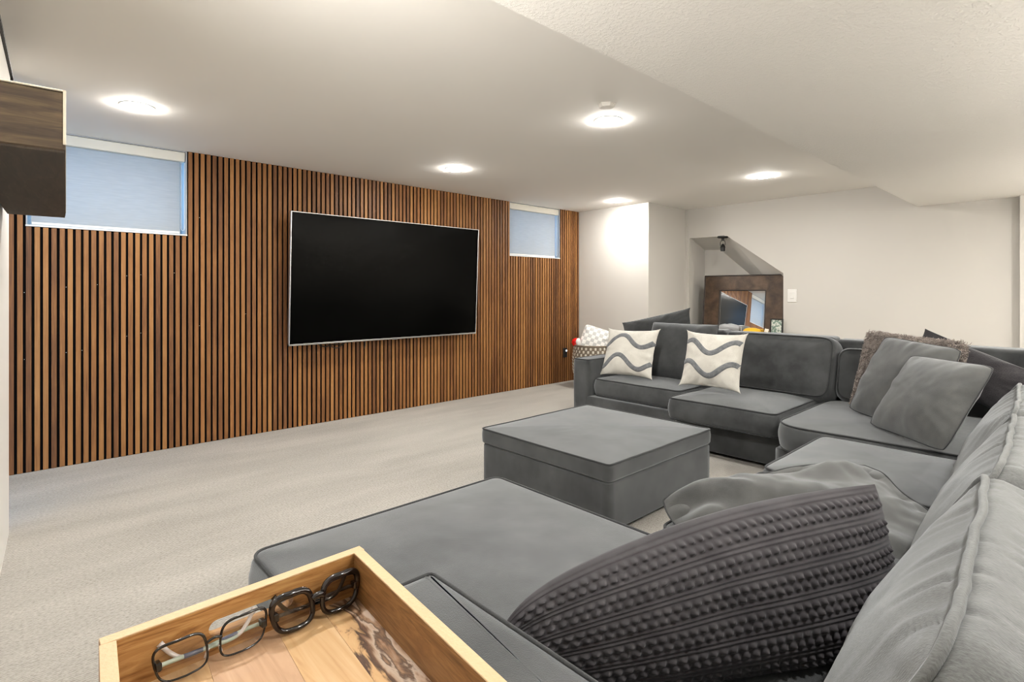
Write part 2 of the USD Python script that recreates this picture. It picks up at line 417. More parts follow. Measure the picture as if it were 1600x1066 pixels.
plain('mirror_glass', (.92, .93, .92), .01, .5, metal=1.)
plain('glasses_black', (.006, .006, .006), .12, .6)
mat('tortoise', {'g': ('texture_coordinate', {}), 't': ('noise_texture', dict(scale=90., detail=3)), 'r': ('rgb_ramp', dict(ramp=[(.42, (.004, .003, .003)), (.70, (.012, .005, .004)), (.80, (.07, .022, .010))])), 'p': ('principled_bsdf', dict(roughness=.1, specular_ior_level=.6))},
    [('g.object', 't.vector'), ('t.fac', 'r.fac'), ('r.color', 'p.base_color')])
plain('temple_green', (.36, .42, .36), .3, .5)
plain('temple_blue', (.06, .08, .14), .3, .5)
plain('temple_clear', (.62, .58, .58), .18, .5)


def glassy(name, tint, ior=1.5):
    mat(name, {'t': ('transparent_bsdf', dict(color=tint)), 'g': ('glossy_bsdf', dict(roughness=.01, color=(1, 1, 1))), 'x': ('mix_closure', dict(fac=.055))},
        [('t.BSDF', 'x.closure1'), ('g.BSDF', 'x.closure2')], surface='x.closure')


glassy('lens_clear', (.95, .96, .95))
glassy('lens_tint', (.74, .70, .66))
glassy('window_glass', (.93, .96, .96))
mat('shade_cloth', {'g': ('geometry', {}), 'm': ('mapping', dict(scale=(9., 1., 120.))), 't': ('noise_texture', dict(scale=1., detail=3)), 'r': ('rgb_ramp', dict(ramp=[(.3, (.54, .56, .57)), (.7, (.60, .615, .62))])),
                    'd': ('diffuse_bsdf', {}), 'l': ('translucent_bsdf', {}), 'x': ('mix_closure', dict(fac=.42))},
    [('g.position', 'm.vector'), ('m.vector', 't.vector'), ('t.fac', 'r.fac'), ('r.color', 'd.color'), ('r.color', 'l.color'), ('d.BSDF', 'x.closure1'), ('l.BSDF', 'x.closure2')], surface='x.closure')
plain('shade_rail', (.70, .67, .59), .5, .4)
plain('red_shiny', (.72, .012, .010), .25, .5)
plain('yellow_cloth', (.85, .48, .03), .6, .3)
plain('silver_vinyl', (.36, .37, .38), .35, .5)
plain('paper', (.80, .77, .70), .7, .2)
mat('botanical_print', {'g': ('texture_coordinate', {}), 't': ('noise_texture', dict(scale=34., detail=3)), 'r': ('rgb_ramp', dict(ramp=[(.44, (.16, .24, .19)), (.52, (.52, .56, .50)), (.6, (.66, .68, .62))])), 'p': ('principled_bsdf', dict(roughness=.4))},
    [('g.object', 't.vector'), ('t.fac', 'r.fac'), ('r.color', 'p.base_color')])

# ------------------------------------------------------------------ the setting
YS, XW, XB = 5.10, 7.00, 6.06          # slat faces; niche wall; face of the boxed-out corner
SOF_Y, SOF_Z = 1.263, 2.178


def struct(name, mesh, m, smooth=False):
    p = numbered('/World', name)
    usdkit.mesh(stage, p, vf(mesh), MAT[m], smooth=smooth)
    return tag(p, kind='structure')


struct('floor', box(-2.5, 8.2, -2.6, 5.4, -.12, 0), 'carpet')
cl = Thing('ceiling', kind='structure')
cl.add('ceiling_board', box(-2.5, 8.2, SOF_Y, 5.4, CEIL, CEIL + .12), 'ceiling_paint', smooth=False)
cl.add('soffit', box(-2.5, 8.2, -2.6, SOF_Y, SOF_Z, CEIL + .12), 'soffit_paint', smooth=False)

# back wall with two small windows, faced with walnut slats
WINS = ((.06, 1.052), (4.678, 5.640))
WZ0, WZ1 = 1.75, CEIL
wb = Thing('wall_back', kind='structure')
cuts = [-1.0, WINS[0][0], WINS[0][1], WINS[1][0], WINS[1][1], XB + .05]
parts = []
for a, b in zip(cuts[:-1], cuts[1:]):
    hole = (a, b) in WINS
    parts.append(box(a, b, YS + .020, YS + .32, 0, WZ0 - .012 if hole else CEIL))
wb.add('wall_body', cat(*parts), 'white_paint', smooth=False)
fe = []
for a, b in zip(cuts[:-1], cuts[1:]):
    fe.append(box(max(a, -.99), min(b, XB), YS + .011, YS + .020, 0, WZ0 - .012 if (a, b) in WINS else CEIL))
wb.add('felt_backing', cat(*fe), 'felt', smooth=False)
k0, k1 = int(math.floor((-.98 - SLX) / PITCH)) + 1, int((XB - SLX - .020) / PITCH)
for k in range(k0, k1 + 1):
    x0 = SLX + PITCH * k
    x1 = min(x0 + .0297, XB - .001)
    spans = [(x0, x1, CEIL - .001)]
    for a, b in WINS:
        if x0 < b and x1 > a:
            spans = []
            if x0 < a - .004:
                spans.append((x0, a, CEIL - .001)); spans.append((a, x1, WZ0 - .014))
            elif x1 > b + .004:
                spans.append((x0, b, WZ0 - .014)); spans.append((b, x1, CEIL - .001))
            else:
                spans.append((x0, x1, WZ0 - .014))
            break
    wb.add('slat', cat(*[box(p, q, YS, YS + .0115, .002, t, .0012) for p, q, t in spans]), 'walnut_slat', smooth=False)
rng = np.random.default_rng(4)
for k, z in ((0, 1.27), (5, 1.31), (9, 1.33), (13, 1.40), (15, 1.41), (0, .80), (5, .83), (7, .84), (13, .93), (15, .95), (20, 1.43), (24, .99), (24, 1.9), (32, 1.08)):
    x = SLX + PITCH * k + .0375
    wb.add('screw', xf(lathe([(0, .004), (.0028, .003), (.0032, 0)], 10), frame((x, YS + .0105, z), (1, 0, 0), (0, 0, 1))), 'steel')

# each window: reveal, sill, pane with frame behind; the roller shade hangs in front of it as a thing of its own
for i, (a, b) in enumerate(WINS):
    w = Thing(f'window_{i + 1}', loc=((a + b) / 2, YS, WZ0), kind='structure')
    w.add('window_sill', box(a - .002, b + .002, YS - .006, YS + .30, WZ0 - .012, WZ0, .002), 'white_paint', smooth=False)
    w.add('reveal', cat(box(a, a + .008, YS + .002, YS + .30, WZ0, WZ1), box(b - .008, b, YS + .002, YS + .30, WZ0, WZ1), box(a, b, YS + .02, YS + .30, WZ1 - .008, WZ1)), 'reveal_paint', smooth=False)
    fr = [box(a + .008, a + .05, YS + .20, YS + .26, WZ0, WZ1 - .01), box(b - .05, b - .008, YS + .20, YS + .26, WZ0, WZ1 - .01), box(a + .05, b - .05, YS + .20, YS + .26, WZ0, WZ0 + .045),
          box(a + .05, b - .05, YS + .20, YS + .26, WZ1 - .06, WZ1 - .01), box((a + b) / 2 - .02, (a + b) / 2 + .02, YS + .20, YS + .26, WZ0 + .045, WZ1 - .06)]
    w.add('window_frame', cat(*fr), 'white_plastic', smooth=False)
    w.add('pane', box(a + .05, b - .05, YS + .228, YS + .234, WZ0 + .045, WZ1 - .06), 'window_glass', smooth=False)
    s = Thing('roller_shade', ('wide pale blue-lit roller shade in the window left of the television, behind the mantel', 'pale roller shade in the window near the far corner, right of the television')[i], 'roller shade', loc=((a + b) / 2, YS + .06, WZ0 + .02))
    s.add('shade_cloth', box(a + .030, b - .040, YS + .060, YS + .0612, WZ0 + .026, WZ1 - .06), 'shade_cloth', smooth=False)
    s.add('cassette', box(a + .012, b - .012, YS + .012, YS + .085, WZ1 - .088, WZ1 - .012, .004), 'shade_rail', smooth=False)
    s.add('hem_bar', box(a + .030, b - .040, YS + .056, YS + .066, WZ0 + .008, WZ0 + .027, .003), 'white_plastic', smooth=False)
    xc = b - .022
    t = np.linspace(0, np.pi, 9)
    loop = [(xc - .012, YS + .045, z) for z in np.linspace(WZ1 - .09, WZ0 + .05, 8)] + [(xc - .012 * math.cos(q), YS + .045, WZ0 + .05 - .014 * math.sin(q)) for q in t] + [(xc + .012, YS + .045, z) for z in np.linspace(WZ0 + .05, WZ1 - .09, 8)]
    s.add('pull_cord', tube(loop, .0022, 6), 'white_plastic')

# far wall: boxed-out corner, its return, the wall with the under-stair niche
wr = Thing('wall_right', kind='structure')
wr.add('boxed_corner', box(XB, 8.2, 3.931, 5.42, 0, CEIL), 'wall_paint', smooth=False)
na = [(3.876, 2.030), (3.325, 2.022), (2.610, 1.506)]          # opening: top left, top bend, right bend (y, z)
NB, LEDGE = 7.444, .42
hole = np.array([(3.876, LEDGE), (3.876, 2.03), (3.325, 2.022), (2.61, 1.506), (2.61, LEDGE)])
from shapely.geometry import Polygon
wallp = Polygon([(-2.6, 0), (3.931, 0), (3.931, CEIL), (-2.6, CEIL)]).difference(Polygon(hole))
ex = trimesh.creation.extrude_polygon(wallp, .10, engine='earcut')
M = np.array([[0, 0, 1, XW], [1, 0, 0, 0], [0, 1, 0, 0], [0, 0, 0, 1.]])
wr.add('niche_wall', xf(ex, M), 'wall_paint', smooth=False)
bk = [(3.880, 1.887), (3.640, 1.875), (2.40, .80)]              # the same bends on the niche's back wall
wr.add('niche_back', quad((NB, 3.95, .3), (NB, 2.3, .3), (NB, 2.3, 2.2), (NB, 3.95, 2.2)), 'wall_paint', smooth=False)
wr.add('niche_side', cat(box(XW + .1, NB, 3.876, 3.95, .3, 2.2), box(XW + .1, NB, 2.30, 2.56, .3, 1.50)), 'wall_paint', smooth=False)
top = (np.array([(XW + .05, 3.93, 2.034), (XW + .05, 3.325, 2.024), (XW + .05, 2.55, 1.50), (NB + .01, 3.93, 1.888), (NB + .01, 3.640, 1.875), (NB + .01, 2.55, 0.93),
                 (XW + .05, 3.93, 2.2), (XW + .05, 2.55, 2.2), (NB + .01, 3.93, 2.2), (NB + .01, 2.55, 2.2)]),
       np.array([[0, 3, 4], [0, 4, 1], [1, 4, 5], [1, 5, 2]]))
wr.add('niche_soffit', top, 'wall_paint', smooth=False)
wr.add('niche_ledge', cat(box(XW + .002, NB, 2.61, 3.876, .30, .42)), 'wall_paint', smooth=False)
wr.add('jamb', box(6.90, XW, -2.6, .465, 0, SOF_Z), 'wall_paint', smooth=False)
wr.add('corner_bead', box(XW - .012, XW, 3.892, 3.931, 0, CEIL), 'wall_paint', smooth=False)
# left wall: slightly out of square, ends short of the slats
aL = math.atan(.047)
ML = frame((-.02, 3.88, 0), (math.cos(aL), -math.sin(aL), 0), (math.sin(aL), math.cos(aL), 0))   # local y runs along the wall's face away from the camera
wl = Thing('wall_left', M=ML, kind='structure')
wl.add('wall_body', box(-.16, 0, -6.6, 0, 0, CEIL), 'white_paint', smooth=False, local=True)
wl.add('recess_wall', box(-1.12, -1.0, -.3, 1.6, 0, CEIL), 'white_paint', smooth=False, local=True)
struct('wall_front', box(-2.5, 8.2, -2.72, -2.6, 0, CEIL), 'wall_paint')

# ------------------------------------------------------------------ lamps: recessed cans in the ceiling, then added unseen fill lamps
def lamp_thing(x, y, z, label):
    t = Thing('recessed_light', label, 'ceiling light', loc=(x, y, z), group='recessed ceiling lights')
    t.add('trim_ring', lathe([(.081, .004), (.081, -.0045), (.092, -.0035), (.095, 0), (.095, .004)], 40), 'white_plastic', local=True)
    t.add('diffuser', lathe([(.081 * math.sin(q), -.0045 - .017 * math.cos(q)) for q in np.linspace(math.pi / 2, .008, 12)], 40), 'lamp', local=True, label='glowing white diffuser')
    return t


def copy_thing(src, loc, label):
    p = numbered('/World', src.path.rsplit('/', 1)[1])
    x = UsdGeom.Xform.Define(stage, p)
    x.AddTransformOp().Set(Gf.Matrix4d().SetTranslate(Gf.Vec3d(*loc)))
    pr = x.GetPrim()
    pr.GetReferences().AddInternalReference(src.path)
    pr.SetInstanceable(True)
    was = stage.GetPrimAtPath(src.path).GetCustomData()
    tag(p, label, was['category'], was.get('group'))
    x.ClearXformOpOrder(); x.SetXformOpOrder([x.GetOrderedXformOps()[0]] if x.GetOrderedXformOps() else [UsdGeom.XformOp(pr.GetAttribute('xformOp:transform'))])
    return p


L0 = lamp_thing(.566, 4.073, CEIL, 'round recessed ceiling light above the left window, beside the mantel')
copy_thing(L0, (2.958, 2.236, CEIL), 'round recessed ceiling light next to the smoke detector, in the middle of the ceiling')
copy_thing(L0, (3.065, 4.106, CEIL), 'round recessed ceiling light in front of the television')
copy_thing(L0, (5.526, 2.250, CEIL), 'round recessed ceiling light near the dropped soffit, before the niche wall')
copy_thing(L0, (5.667, 4.143, CEIL), 'round recessed ceiling light close to the white boxed-out corner')
copy_thing(L0, (.566, 1.85, CEIL), 'added unseen ceiling light above the chaise, over the viewer')  # out of view, added to lift the ceiling brightness
for x, nm in ((1.2, 'over the chaise back'), (3.4, 'over the middle of the near sofa row'), (5.7, 'behind the corner of the sofa')):
    copy_thing(L0, (x, -.30, SOF_Z), 'added unseen ceiling light in the dropped soffit ' + nm)  # added out of view for more light on ceiling and near cushions
for x, nm in ((2.6, 'behind the near sofa row'), (5.6, 'behind the sofa corner')):
    fl = Thing('added_torchiere', 'added unseen black torchiere brightening the ceiling ' + nm, 'floor lamp', loc=(x, -1.75, 0))  # added behind the camera to brighten ceiling and soffit
    fl.add('base', lathe([(.001, .03), (.13, .022), (.15, .0), (.001, 0)], 36), 'black_metal', local=True)
    fl.add('pole', lathe([(.012, .025), (.012, 1.40), (.001, 1.40)], 16), 'black_metal', local=True)
    fl.add('bowl', lathe([(.001, 1.40), (.06, 1.415), (.13, 1.46), (.165, 1.52), (.160, 1.522), (.125, 1.468), (.06, 1.425), (.001, 1.42)], 36), 'white_plastic', smooth=True, local=True)
    fl.add('bulb', lathe([(.001, 1.43), (.05, 1.445), (.06, 1.465), (.05, 1.49), (.001, 1.50)][::-1], 24), 'added_uplight_bulb', smooth=True, local=True, label='glowing bulb of the added torchiere')
sc = Thing('added_sconce', 'added unseen white bowl sconce brightening the ceiling on the left wall before the mantel', 'wall lamp', loc=(-.085, 1.34, 1.38))  # added out of frame as fill for the main ceiling
sc.add('bowl', lathe([(.001, -.075), (.03, -.062), (.045, -.03), (.050, .004), (.047, .004), (.042, -.024), (.028, -.054), (.001, -.066)], 36), 'white_plastic', smooth=True, local=True)
sc.add('bulb', lathe([(.001, -.03), (.022, -.02), (.032, -.004), (.026, .016), (.001, .024)][::-1], 24), 'added_sconce_bulb', smooth=True, local=True, label='glowing bulb of the added torchiere')
sc.add('bracket', box(-.056, -.04, -.02, .02, -.045, .0), 'white_plastic', smooth=False, local=True)
sc.add('sconce_light_block', box(-.050, .048, .050, .054, -.02, .105, .001), 'white_plastic', smooth=False, local=True)  # added plate, keeps the sconce's light off the mantel end
sc.add('sconce_light_block', box(-.050, .052, -.058, -.054, -.02, .12, .001), 'white_plastic', smooth=False, local=True)  # added plate, keeps the sconce's light off the soffit
sd = Thing('smoke_detector', 'small white smoke detector on the ceiling behind the middle light', 'smoke detector', loc=(2.70, 2.05, CEIL))
sd.add('housing', lathe([(.052, 0), (.052, -.010), (.046, -.022), (.030, -.027), (.001, -.028)], 6), 'ceiling_paint', local=True)
sd.add('mounting_plate', lathe([(.056, 0), (.056, -.004), (.05, -.004)], 6), 'ceiling_paint', local=True)

# ------------------------------------------------------------------ television
ct, wt, ht = np.array([2.93, 4.955, 1.394]), 2.19, 1.232
Mt = frame(ct, (1, 0, 0), (0, -.045, 1))
tv = Thing('television', 'large flat black television with thin silver frame hung on the slat wall', 'television', M=Mt)
tv.add('screen', box(-wt / 2 + .010, wt / 2 - .010, -ht / 2 + .016, ht / 2 - .008, .0, .004), 'screen', smooth=False, local=True)
tv.add('frame', cat(box(-wt / 2, -wt / 2 + .011, -ht / 2, ht / 2, -.028, .008, .002), box(wt / 2 - .011, wt / 2, -ht / 2, ht / 2, -.028, .008, .002),
                    box(-wt / 2, wt / 2, ht / 2 - .009, ht / 2, -.028, .008, .002), box(-wt / 2, wt / 2, -ht / 2, -ht / 2 + .017, -.028, .008, .002)), 'tv_silver', smooth=False, local=True)
tv.add('badge', box(-.030, .030, -ht / 2 - .005, -ht / 2 + .012, .006, .0095, .001), 'steel', smooth=False, local=True)
tv.add('back_shell', box(-wt / 2 + .008, wt / 2 - .008, -ht / 2 + .008, ht / 2 - .006, -.045, 0, .004), 'black_plastic', smooth=False, local=True)
tv.add('wall_bracket', box(-.32, .32, -.22, .22, -.118, -.045), 'black_metal', smooth=False, local=True)
t = np.linspace(0, 1, 30)
cord = np.c_[2.06 + .42 * t, np.full(30, 5.055), .778 + .02 - .05 * np.sin(np.pi * t) + .010 * np.sin(14 * t)]
tv.add('cable', tube(cord, .005, 6), 'black_plastic')
tv.add('cable', tube(np.c_[2.16 + .32 * t, np.full(30, 5.045), .80 - .075 * np.sin(np.pi * t) ** 2], .004, 6), 'black_plastic')
tv.add('cable', tube(np.c_[2.62 + .008 * np.sin(3 * t), np.full(30, 5.05), .80 - .10 * t], .006, 6), 'black_plastic')

# outlet with a night light
ou = Thing('wall_outlet', 'black wall outlet with a small lit night light low on the slats', 'outlet', loc=(5.745, YS, .41))
ou.add('plate', box(5.702, 5.788, YS - .008, YS, .345, .478, .003), 'black_plastic', smooth=False)
ou.add('night_light', xf(lathe([(.0, .012), (.012, .010), (.016, .004), (.016, 0)], 18), frame((5.765, YS - .009, .438), (1, 0, 0), (0, 0, 1))), 'nightlight', label='glowing white night light')
sw = Thing('light_switch', 'white rocker light switch on the wall right of the niche', 'switch', loc=(XW, 2.505, 1.23))
sw.add('plate', box(XW - .008, XW, 2.452, 2.558, 1.148, 1.308, .003), 'white_plastic', smooth=False)
sw.add('rocker', box(XW - .013, XW - .006, 2.484, 2.526, 1.19, 1.268, .003), 'white_plastic', smooth=False)

# ------------------------------------------------------------------ mantel and framed board on the left wall
def toL(*p):
    return (ML @ np.array([*p, 1.]))[:3]


# near end at y -2.03 along the wall, far end -.36; it stands .21 out from the wall
an = math.atan(.0545)
MM = frame(toL(0, -2.02, 0), (math.cos(an), -math.sin(an), 0), (math.sin(an), math.cos(an), 0))
mn = Thing('mantel_beam', 'dark rough-sawn wooden mantel beam sticking out from the left wall', 'mantel', M=MM)
ya, yb = 0, 1.62
mn.add('beam', box(.001, .2145, ya, yb, 1.647, 1.807, .006), 'mantel_wood', smooth=False, local=True)
mn.add('shaded_underside', box(.004, .2125, ya + .004, yb - .004, 1.643, 1.650, .001), 'mantel_under_shade', smooth=False, local=True)  # thin sheet, coloured darker to paint the shade beneath the beam
mn.add('pale_edge', cat(box(.210, .2165, ya - .003, yb, 1.665, 1.809, .001), box(.001, .2165, ya - .003, ya + .010, 1.805, 1.809, .001)), 'mantel_edge', smooth=False, local=True, label='pale edge strip')  # thin pale strips along the outer edge and the near top edge
fb = Thing('framed_board', 'thin black framed board hung above the wooden mantel on the left wall', 'picture', M=ML)
y0, y1 = -1.75, -.345
fb.add('frame', cat(box(.001, .034, y0, y1, 2.297, 2.312), box(.001, .034, y0, y1, 1.83, 1.845), box(.001, .034, y0, y0 + .015, 1.845, 2.297), box(.001, .034, y1 - .015, y1, 1.845, 2.297)), 'black_metal', smooth=False, local=True)
fb.add('panel', box(.002, .024, y0 + .015, y1 - .015, 1.845, 2.297), 'paper', smooth=False, local=True)

# ------------------------------------------------------------------ sectional sofa, module by module
CASE = {}


def add_cushion(t, name, M, w, d, h, fab='sofa_fabric', welt='sofa_welt', wr_=.0055, welts=('t', 'b'), **kw):
    me, st, sb = cushion(w, d, h, **kw)
    p = t.add(name, xf(me, M), fab, smooth=True)
    for q, s in (('t', st), ('b', sb)):
        if q in welts:
            t.add('piping', xf(tube(s, wr_, 6, closed=True), M), welt, parent=p, smooth=True)
    return p


def flat(cx, cy, z, tilt=0., rz=0.):
    c, s = math.cos(rz), math.sin(rz)
    M = np.eye(4); M[:3, :3] = [[c, -s, 0], [s, c, 0], [0, 0, 1]]; M[:3, 3] = (cx, cy, z)
    return M


def base(t, x0, x1, y0, y1, z1=.255, z0=.03, seed=0):
    me, st, sb = cushion(x1 - x0, y1 - y0, z1 - z0, r=.012, rc=.02, crown=0, bulge=.002, namp=.0012, seed=seed, n=120, m=4)
    t.add('base', xf(me, flat((x0 + x1) / 2, (y0 + y1) / 2, z0)), 'sofa_fabric', smooth=True)
    for x in (x0 + .07, x1 - .07):
        for y in (y0 + .07, y1 - .07):
            t.add('foot', lathe([(.0, 0), (.022, 0), (.026, .034), (0, .036)], 14, (x, y, 0)), 'black_plastic')


def slab(t, name, x0, x1, y0, y1, z0, z1, seed=0, r=.03, welts=()):
    me, st, sb = cushion(x1 - x0, y1 - y0, z1 - z0, r=r, rc=.03, crown=.004, bulge=.003, namp=.002, seed=seed, n=140, m=6)
    M = flat((x0 + x1) / 2, (y0 + y1) / 2, z0)
    p = t.add(name, xf(me, M), 'sofa_fabric', smooth=True)
    if 't' in welts:
        t.add('piping', xf(tube(st, .005, 6, closed=True), M), 'sofa_welt', parent=p, smooth=True)
    return p


def back_at(t, c, out, w, h, th, lean, name='back_cushion', **kw):
    """A back cushion standing with its lower front edge's middle at c, facing the horizontal direction out, leaning back."""
    out = np.array([out[0], out[1], 0.]); out /= np.linalg.norm(out)
    r = np.cross(UP, out)                       # to the right when seen from the front... left-handed order kept by frame()
    up = UP * math.cos(lean) - out * math.sin(lean)
    M = frame(np.zeros(3), r, up)
    M[:3, 3] = np.asarray(c, float) + up * h / 2 - M[:3, 2] * th
    return add_cushion(t, name, M, w, h, th, **kw)


SG = 'grey sectional sofa units'
# far row, backs to the niche wall
s1 = Thing('sofa_section', 'far grey sofa unit with the boxy armrest beside the woven basket', 'sofa', loc=(4.6, 2.95, 0), group=None)
base(s1, 4.06, 5.08, 2.345, 3.50, z1=.27, seed=1)
slab(s1, 'armrest', 4.06, 5.06, 3.30, 3.50, .05, .62, seed=2, welts=('t',))
slab(s1, 'back_frame', 4.90, 5.08, 2.35, 3.50, .25, .915, seed=3)
add_cushion(s1, 'seat_cushion', flat(4.50, 2.822, .275), .80, .930, .165, crown=.022, seed=4)
s2 = Thing('sofa_section', 'far armless grey sofa unit between the armrest unit and the corner unit', 'sofa', loc=(4.55, 1.9, 0))
base(s2, 3.98, 5.08, 1.43, 2.335, seed=5)
slab(s2, 'back_frame', 4.90, 5.08, 1.43, 2.335, .25, .905, seed=6)
add_cushion(s2, 'seat_cushion', flat(4.33, 1.90, .258), .98, .85, .172, crown=.03, seed=7, rc=.05)
back_at(s2, (4.56, 1.765, .455), (-1, .04), .79, .50, .22, math.radians(20), r=.04, rc=.07, crown=.035, crown_b=.02, pleat=.004, seed=8)
s3 = Thing('sofa_section', 'grey corner sofa unit under the heap of fluffy and grey pillows', 'sofa', loc=(4.4, .65, 0))
base(s3, 3.66, 5.08, -.10, 1.42, seed=9)
slab(s3, 'back_frame', 4.90, 5.08, -.10, 1.42, .25, .89, seed=10)
slab(s3, 'back_frame', 3.60, 4.89, -.17, -.03, .25, .86, seed=11)
add_cushion(s3, 'seat_cushion', flat(4.175, .73, .258), 1.20, 1.37, .172, crown=.03, seed=12, rc=.18)
back_at(s3, (4.62, 1.065, .455), (-1, -.05), .57, .41, .20, math.radians(16), r=.045, rc=.08, crown=.04, crown_b=.02, pleat=.007, seed=13, welts=('t',))
# near row, backs towards the viewer
s4 = Thing('sofa_section', 'near armless grey sofa unit between the corner and the crumpled pillow', 'sofa', loc=(3.07, .45, 0))
base(s4, 2.65, 3.55, -.16, 1.06, seed=14)
slab(s4, 'back_frame', 2.65, 3.58, -.17, -.03, .25, .66, seed=15)
add_cushion(s4, 'seat_cushion', flat(3.08, .68, .258), .87, .84, .170, crown=.028, seed=16, rc=.06)
NB_KW = dict(fab='sofa_slub', r=.045, rc=.09, crown=.035, crown_b=.02, pleat=.028, pleat_f=21., pleat_l=.10, namp=.006, n=440, m=26, wr_=.008, welt='sofa_slub')
back_at(s4, (3.08, .44, .44), (-.06, 1), .92, .48, .24, math.radians(29), seed=17, **NB_KW)
s5 = Thing('sofa_section', 'near grey sofa unit under the crumpled pillow, next to the chaise', 'sofa', loc=(2.14, .45, 0))
base(s5, 1.69, 2.64, -.16, 1.02, seed=18)
slab(s5, 'back_frame', 1.69, 2.64, -.17, -.03, .25, .66, seed=19)
add_cushion(s5, 'seat_cushion', flat(2.165, .68, .258), .92, .80, .168, crown=.025, seed=20, rc=.06)
back_at(s5, (2.14, .40, .44), (-.04, 1), .90, .49, .24, math.radians(29), seed=21, **NB_KW)
s6 = Thing('chaise_section', 'grey chaise end of the sofa with a short armrest, behind the wooden tray', 'chaise', loc=(1.1, .9, 0))
base(s6, .60, 1.66, -.16, 1.84, seed=22)
slab(s6, 'armrest', .52, .755, -.16, 1.10, .05, .605, seed=23, r=.045, welts=('t',))
slab(s6, 'back_frame', .765, 1.68, -.17, -.03, .25, .66, seed=24)
me = add_cushion(s6, 'seat_cushion', flat(1.21, 1.10, .258), .90, .4, .1, crown=.0, seed=25, n=40, m=3) if False else None
o = [(.56, 1.125), (.775, 1.10), (.775, .28), (1.665, .28), (1.665, 1.90), (.56, 1.90)]
pl = Polygon(o).buffer(-.06).buffer(.06, quad_segs=8).buffer(.05).buffer(-.05)


def poly_cushion(poly, z0, h, r=.04, crown=.03, seed=0, step=.02, namp=.004):
    """A stuffed cushion over any outline: grid inside, height from the distance to the edge."""
    from scipy.spatial import Delaunay
    import shapely
    ring = poly.exterior
    L = ring.length
    nb = int(L / step)
    rows = []
    arcs = np.radians(np.linspace(0, 90, 6))
    outline = lambda d: poly.buffer(-d, quad_segs=8)
    bnd = np.array([ring.interpolate(q).coords[0] for q in np.linspace(0, L, nb, endpoint=False)])
    if poly.exterior.is_ccw is False:
        bnd = bnd[::-1]
    T = np.roll(bnd, -1, 0) - np.roll(bnd, 1, 0); T /= np.linalg.norm(T, axis=1, keepdims=True)
    N = np.c_[T[:, 1], -T[:, 0]]
    for a in arcs[::-1]:
        rows.append(np.c_[bnd - N * r * (1 - math.cos(a)), np.full(nb, z0 + r - r * math.sin(a))])
    for q in (.33, .66):
        rows.append(np.c_[bnd + N * .006, np.full(nb, z0 + r + q * (h - 2 * r))])
    for a in arcs:
        rows.append(np.c_[bnd - N * r * (1 - math.cos(a)), np.full(nb, z0 + h - r + r * math.sin(a))])
    R = len(rows)
    V = np.vstack(rows)
    idx = np.arange(R * nb).reshape(R, nb)
    a, b = idx[:-1], idx[1:]; a2, b2 = np.roll(a, -1, 1), np.roll(b, -1, 1)
    F = [np.stack([a, a2, b2], -1).reshape(-1, 3), np.stack([a, b2, b], -1).reshape(-1, 3)]
    inner = Polygon(bnd - N * r)
    x0, y0_, x1, y1_ = inner.bounds
    G = np.array([(x, y) for x in np.arange(x0, x1, step) for y in np.arange(y0_, y1_, step)])
    keep = shapely.contains_xy(inner.buffer(-step * .6), G[:, 0], G[:, 1]); G = G[keep]
    P = np.vstack([bnd - N * r, G])
    tri = Delaunay(P).simplices
    cen = P[tri].mean(1)
    tri = tri[shapely.contains_xy(inner.buffer(1e-6), cen[:, 0], cen[:, 1])]
    cr = np.cross(np.c_[P[tri[:, 1]] - P[tri[:, 0]], np.zeros(len(tri))], np.c_[P[tri[:, 2]] - P[tri[:, 0]], np.zeros(len(tri))])[:, 2]
    tri[cr < 0] = tri[cr < 0][:, ::-1]
    dist = np.array([0.] * nb + list(shapely.distance(shapely.points(G), inner.exterior)))
    z = z0 + h + crown * (1 - np.exp(-dist / .12)) + namp * np.minimum(1, dist / .08) * (meshkit.fbm(np.c_[P * 5, np.full(len(P), seed)], 3, seed) - .5) * 2
    mapi = np.r_[idx[-1], np.arange(len(G)) + R * nb]
    V = np.vstack([V, np.c_[G, z[nb:]]])
    F.append(mapi[tri])
    # flat underside
    tb = Delaunay(bnd - N * r).simplices
    cb = (bnd - N * r)[tb].mean(1)
    tb = tb[shapely.contains_xy(inner, cb[:, 0], cb[:, 1])]
    F.append(idx[0][tb][:, ::-1])
    return (V, np.vstack(F)), rows[-3] + np.c_[N * .002, np.full(nb, .002)], rows[2]


me, st, sb = poly_cushion(pl, .262, .158, crown=.022, seed=25)
p6 = s6.add('seat_cushion', me, 'sofa_fabric', smooth=True)
for q in (st, sb):
    s6.add('piping', tube(q, .0055, 6, closed=True), 'sofa_welt', parent=p6, smooth=True)
back_at(s6, (1.215, .385, .44), (-.06, 1), .92, .50, .24, math.radians(30), seed=26, **NB_KW)

# ottoman with a lid
ot = Thing('storage_ottoman', 'large square grey storage ottoman with a lid standing on the carpet', 'ottoman', loc=(2.80, 2.22, 0))
ox0, ox1, oy0, oy1 = 2.245, 3.325, 1.69, 2.715
me, st, sb = cushion(ox1 - ox0, oy1 - oy0, .255, r=.010, rc=.02, crown=0, bulge=.001, namp=.0012, seed=31, n=140, m=4)
ot.add('box', xf(me, flat((ox0 + ox1) / 2, (oy0 + oy1) / 2, .030)), 'sofa_fabric', smooth=True)
add_cushion(ot, 'lid', flat((ox0 + ox1) / 2, (oy0 + oy1) / 2, .289), ox1 - ox0 + .012, oy1 - oy0 + .012, .094, welts=('t',), r=.016, rc=.025, crown=.022, bulge=.002, namp=.003, seed=32, n=180)
for x in (ox0 + .06, ox1 - .06):
    for y in (oy0 + .06, oy1 - .06):
        ot.add('foot', lathe([(.0, 0), (.022, 0), (.026, .034), (0, .036)], 14, (x, y, 0)), 'black_plastic')


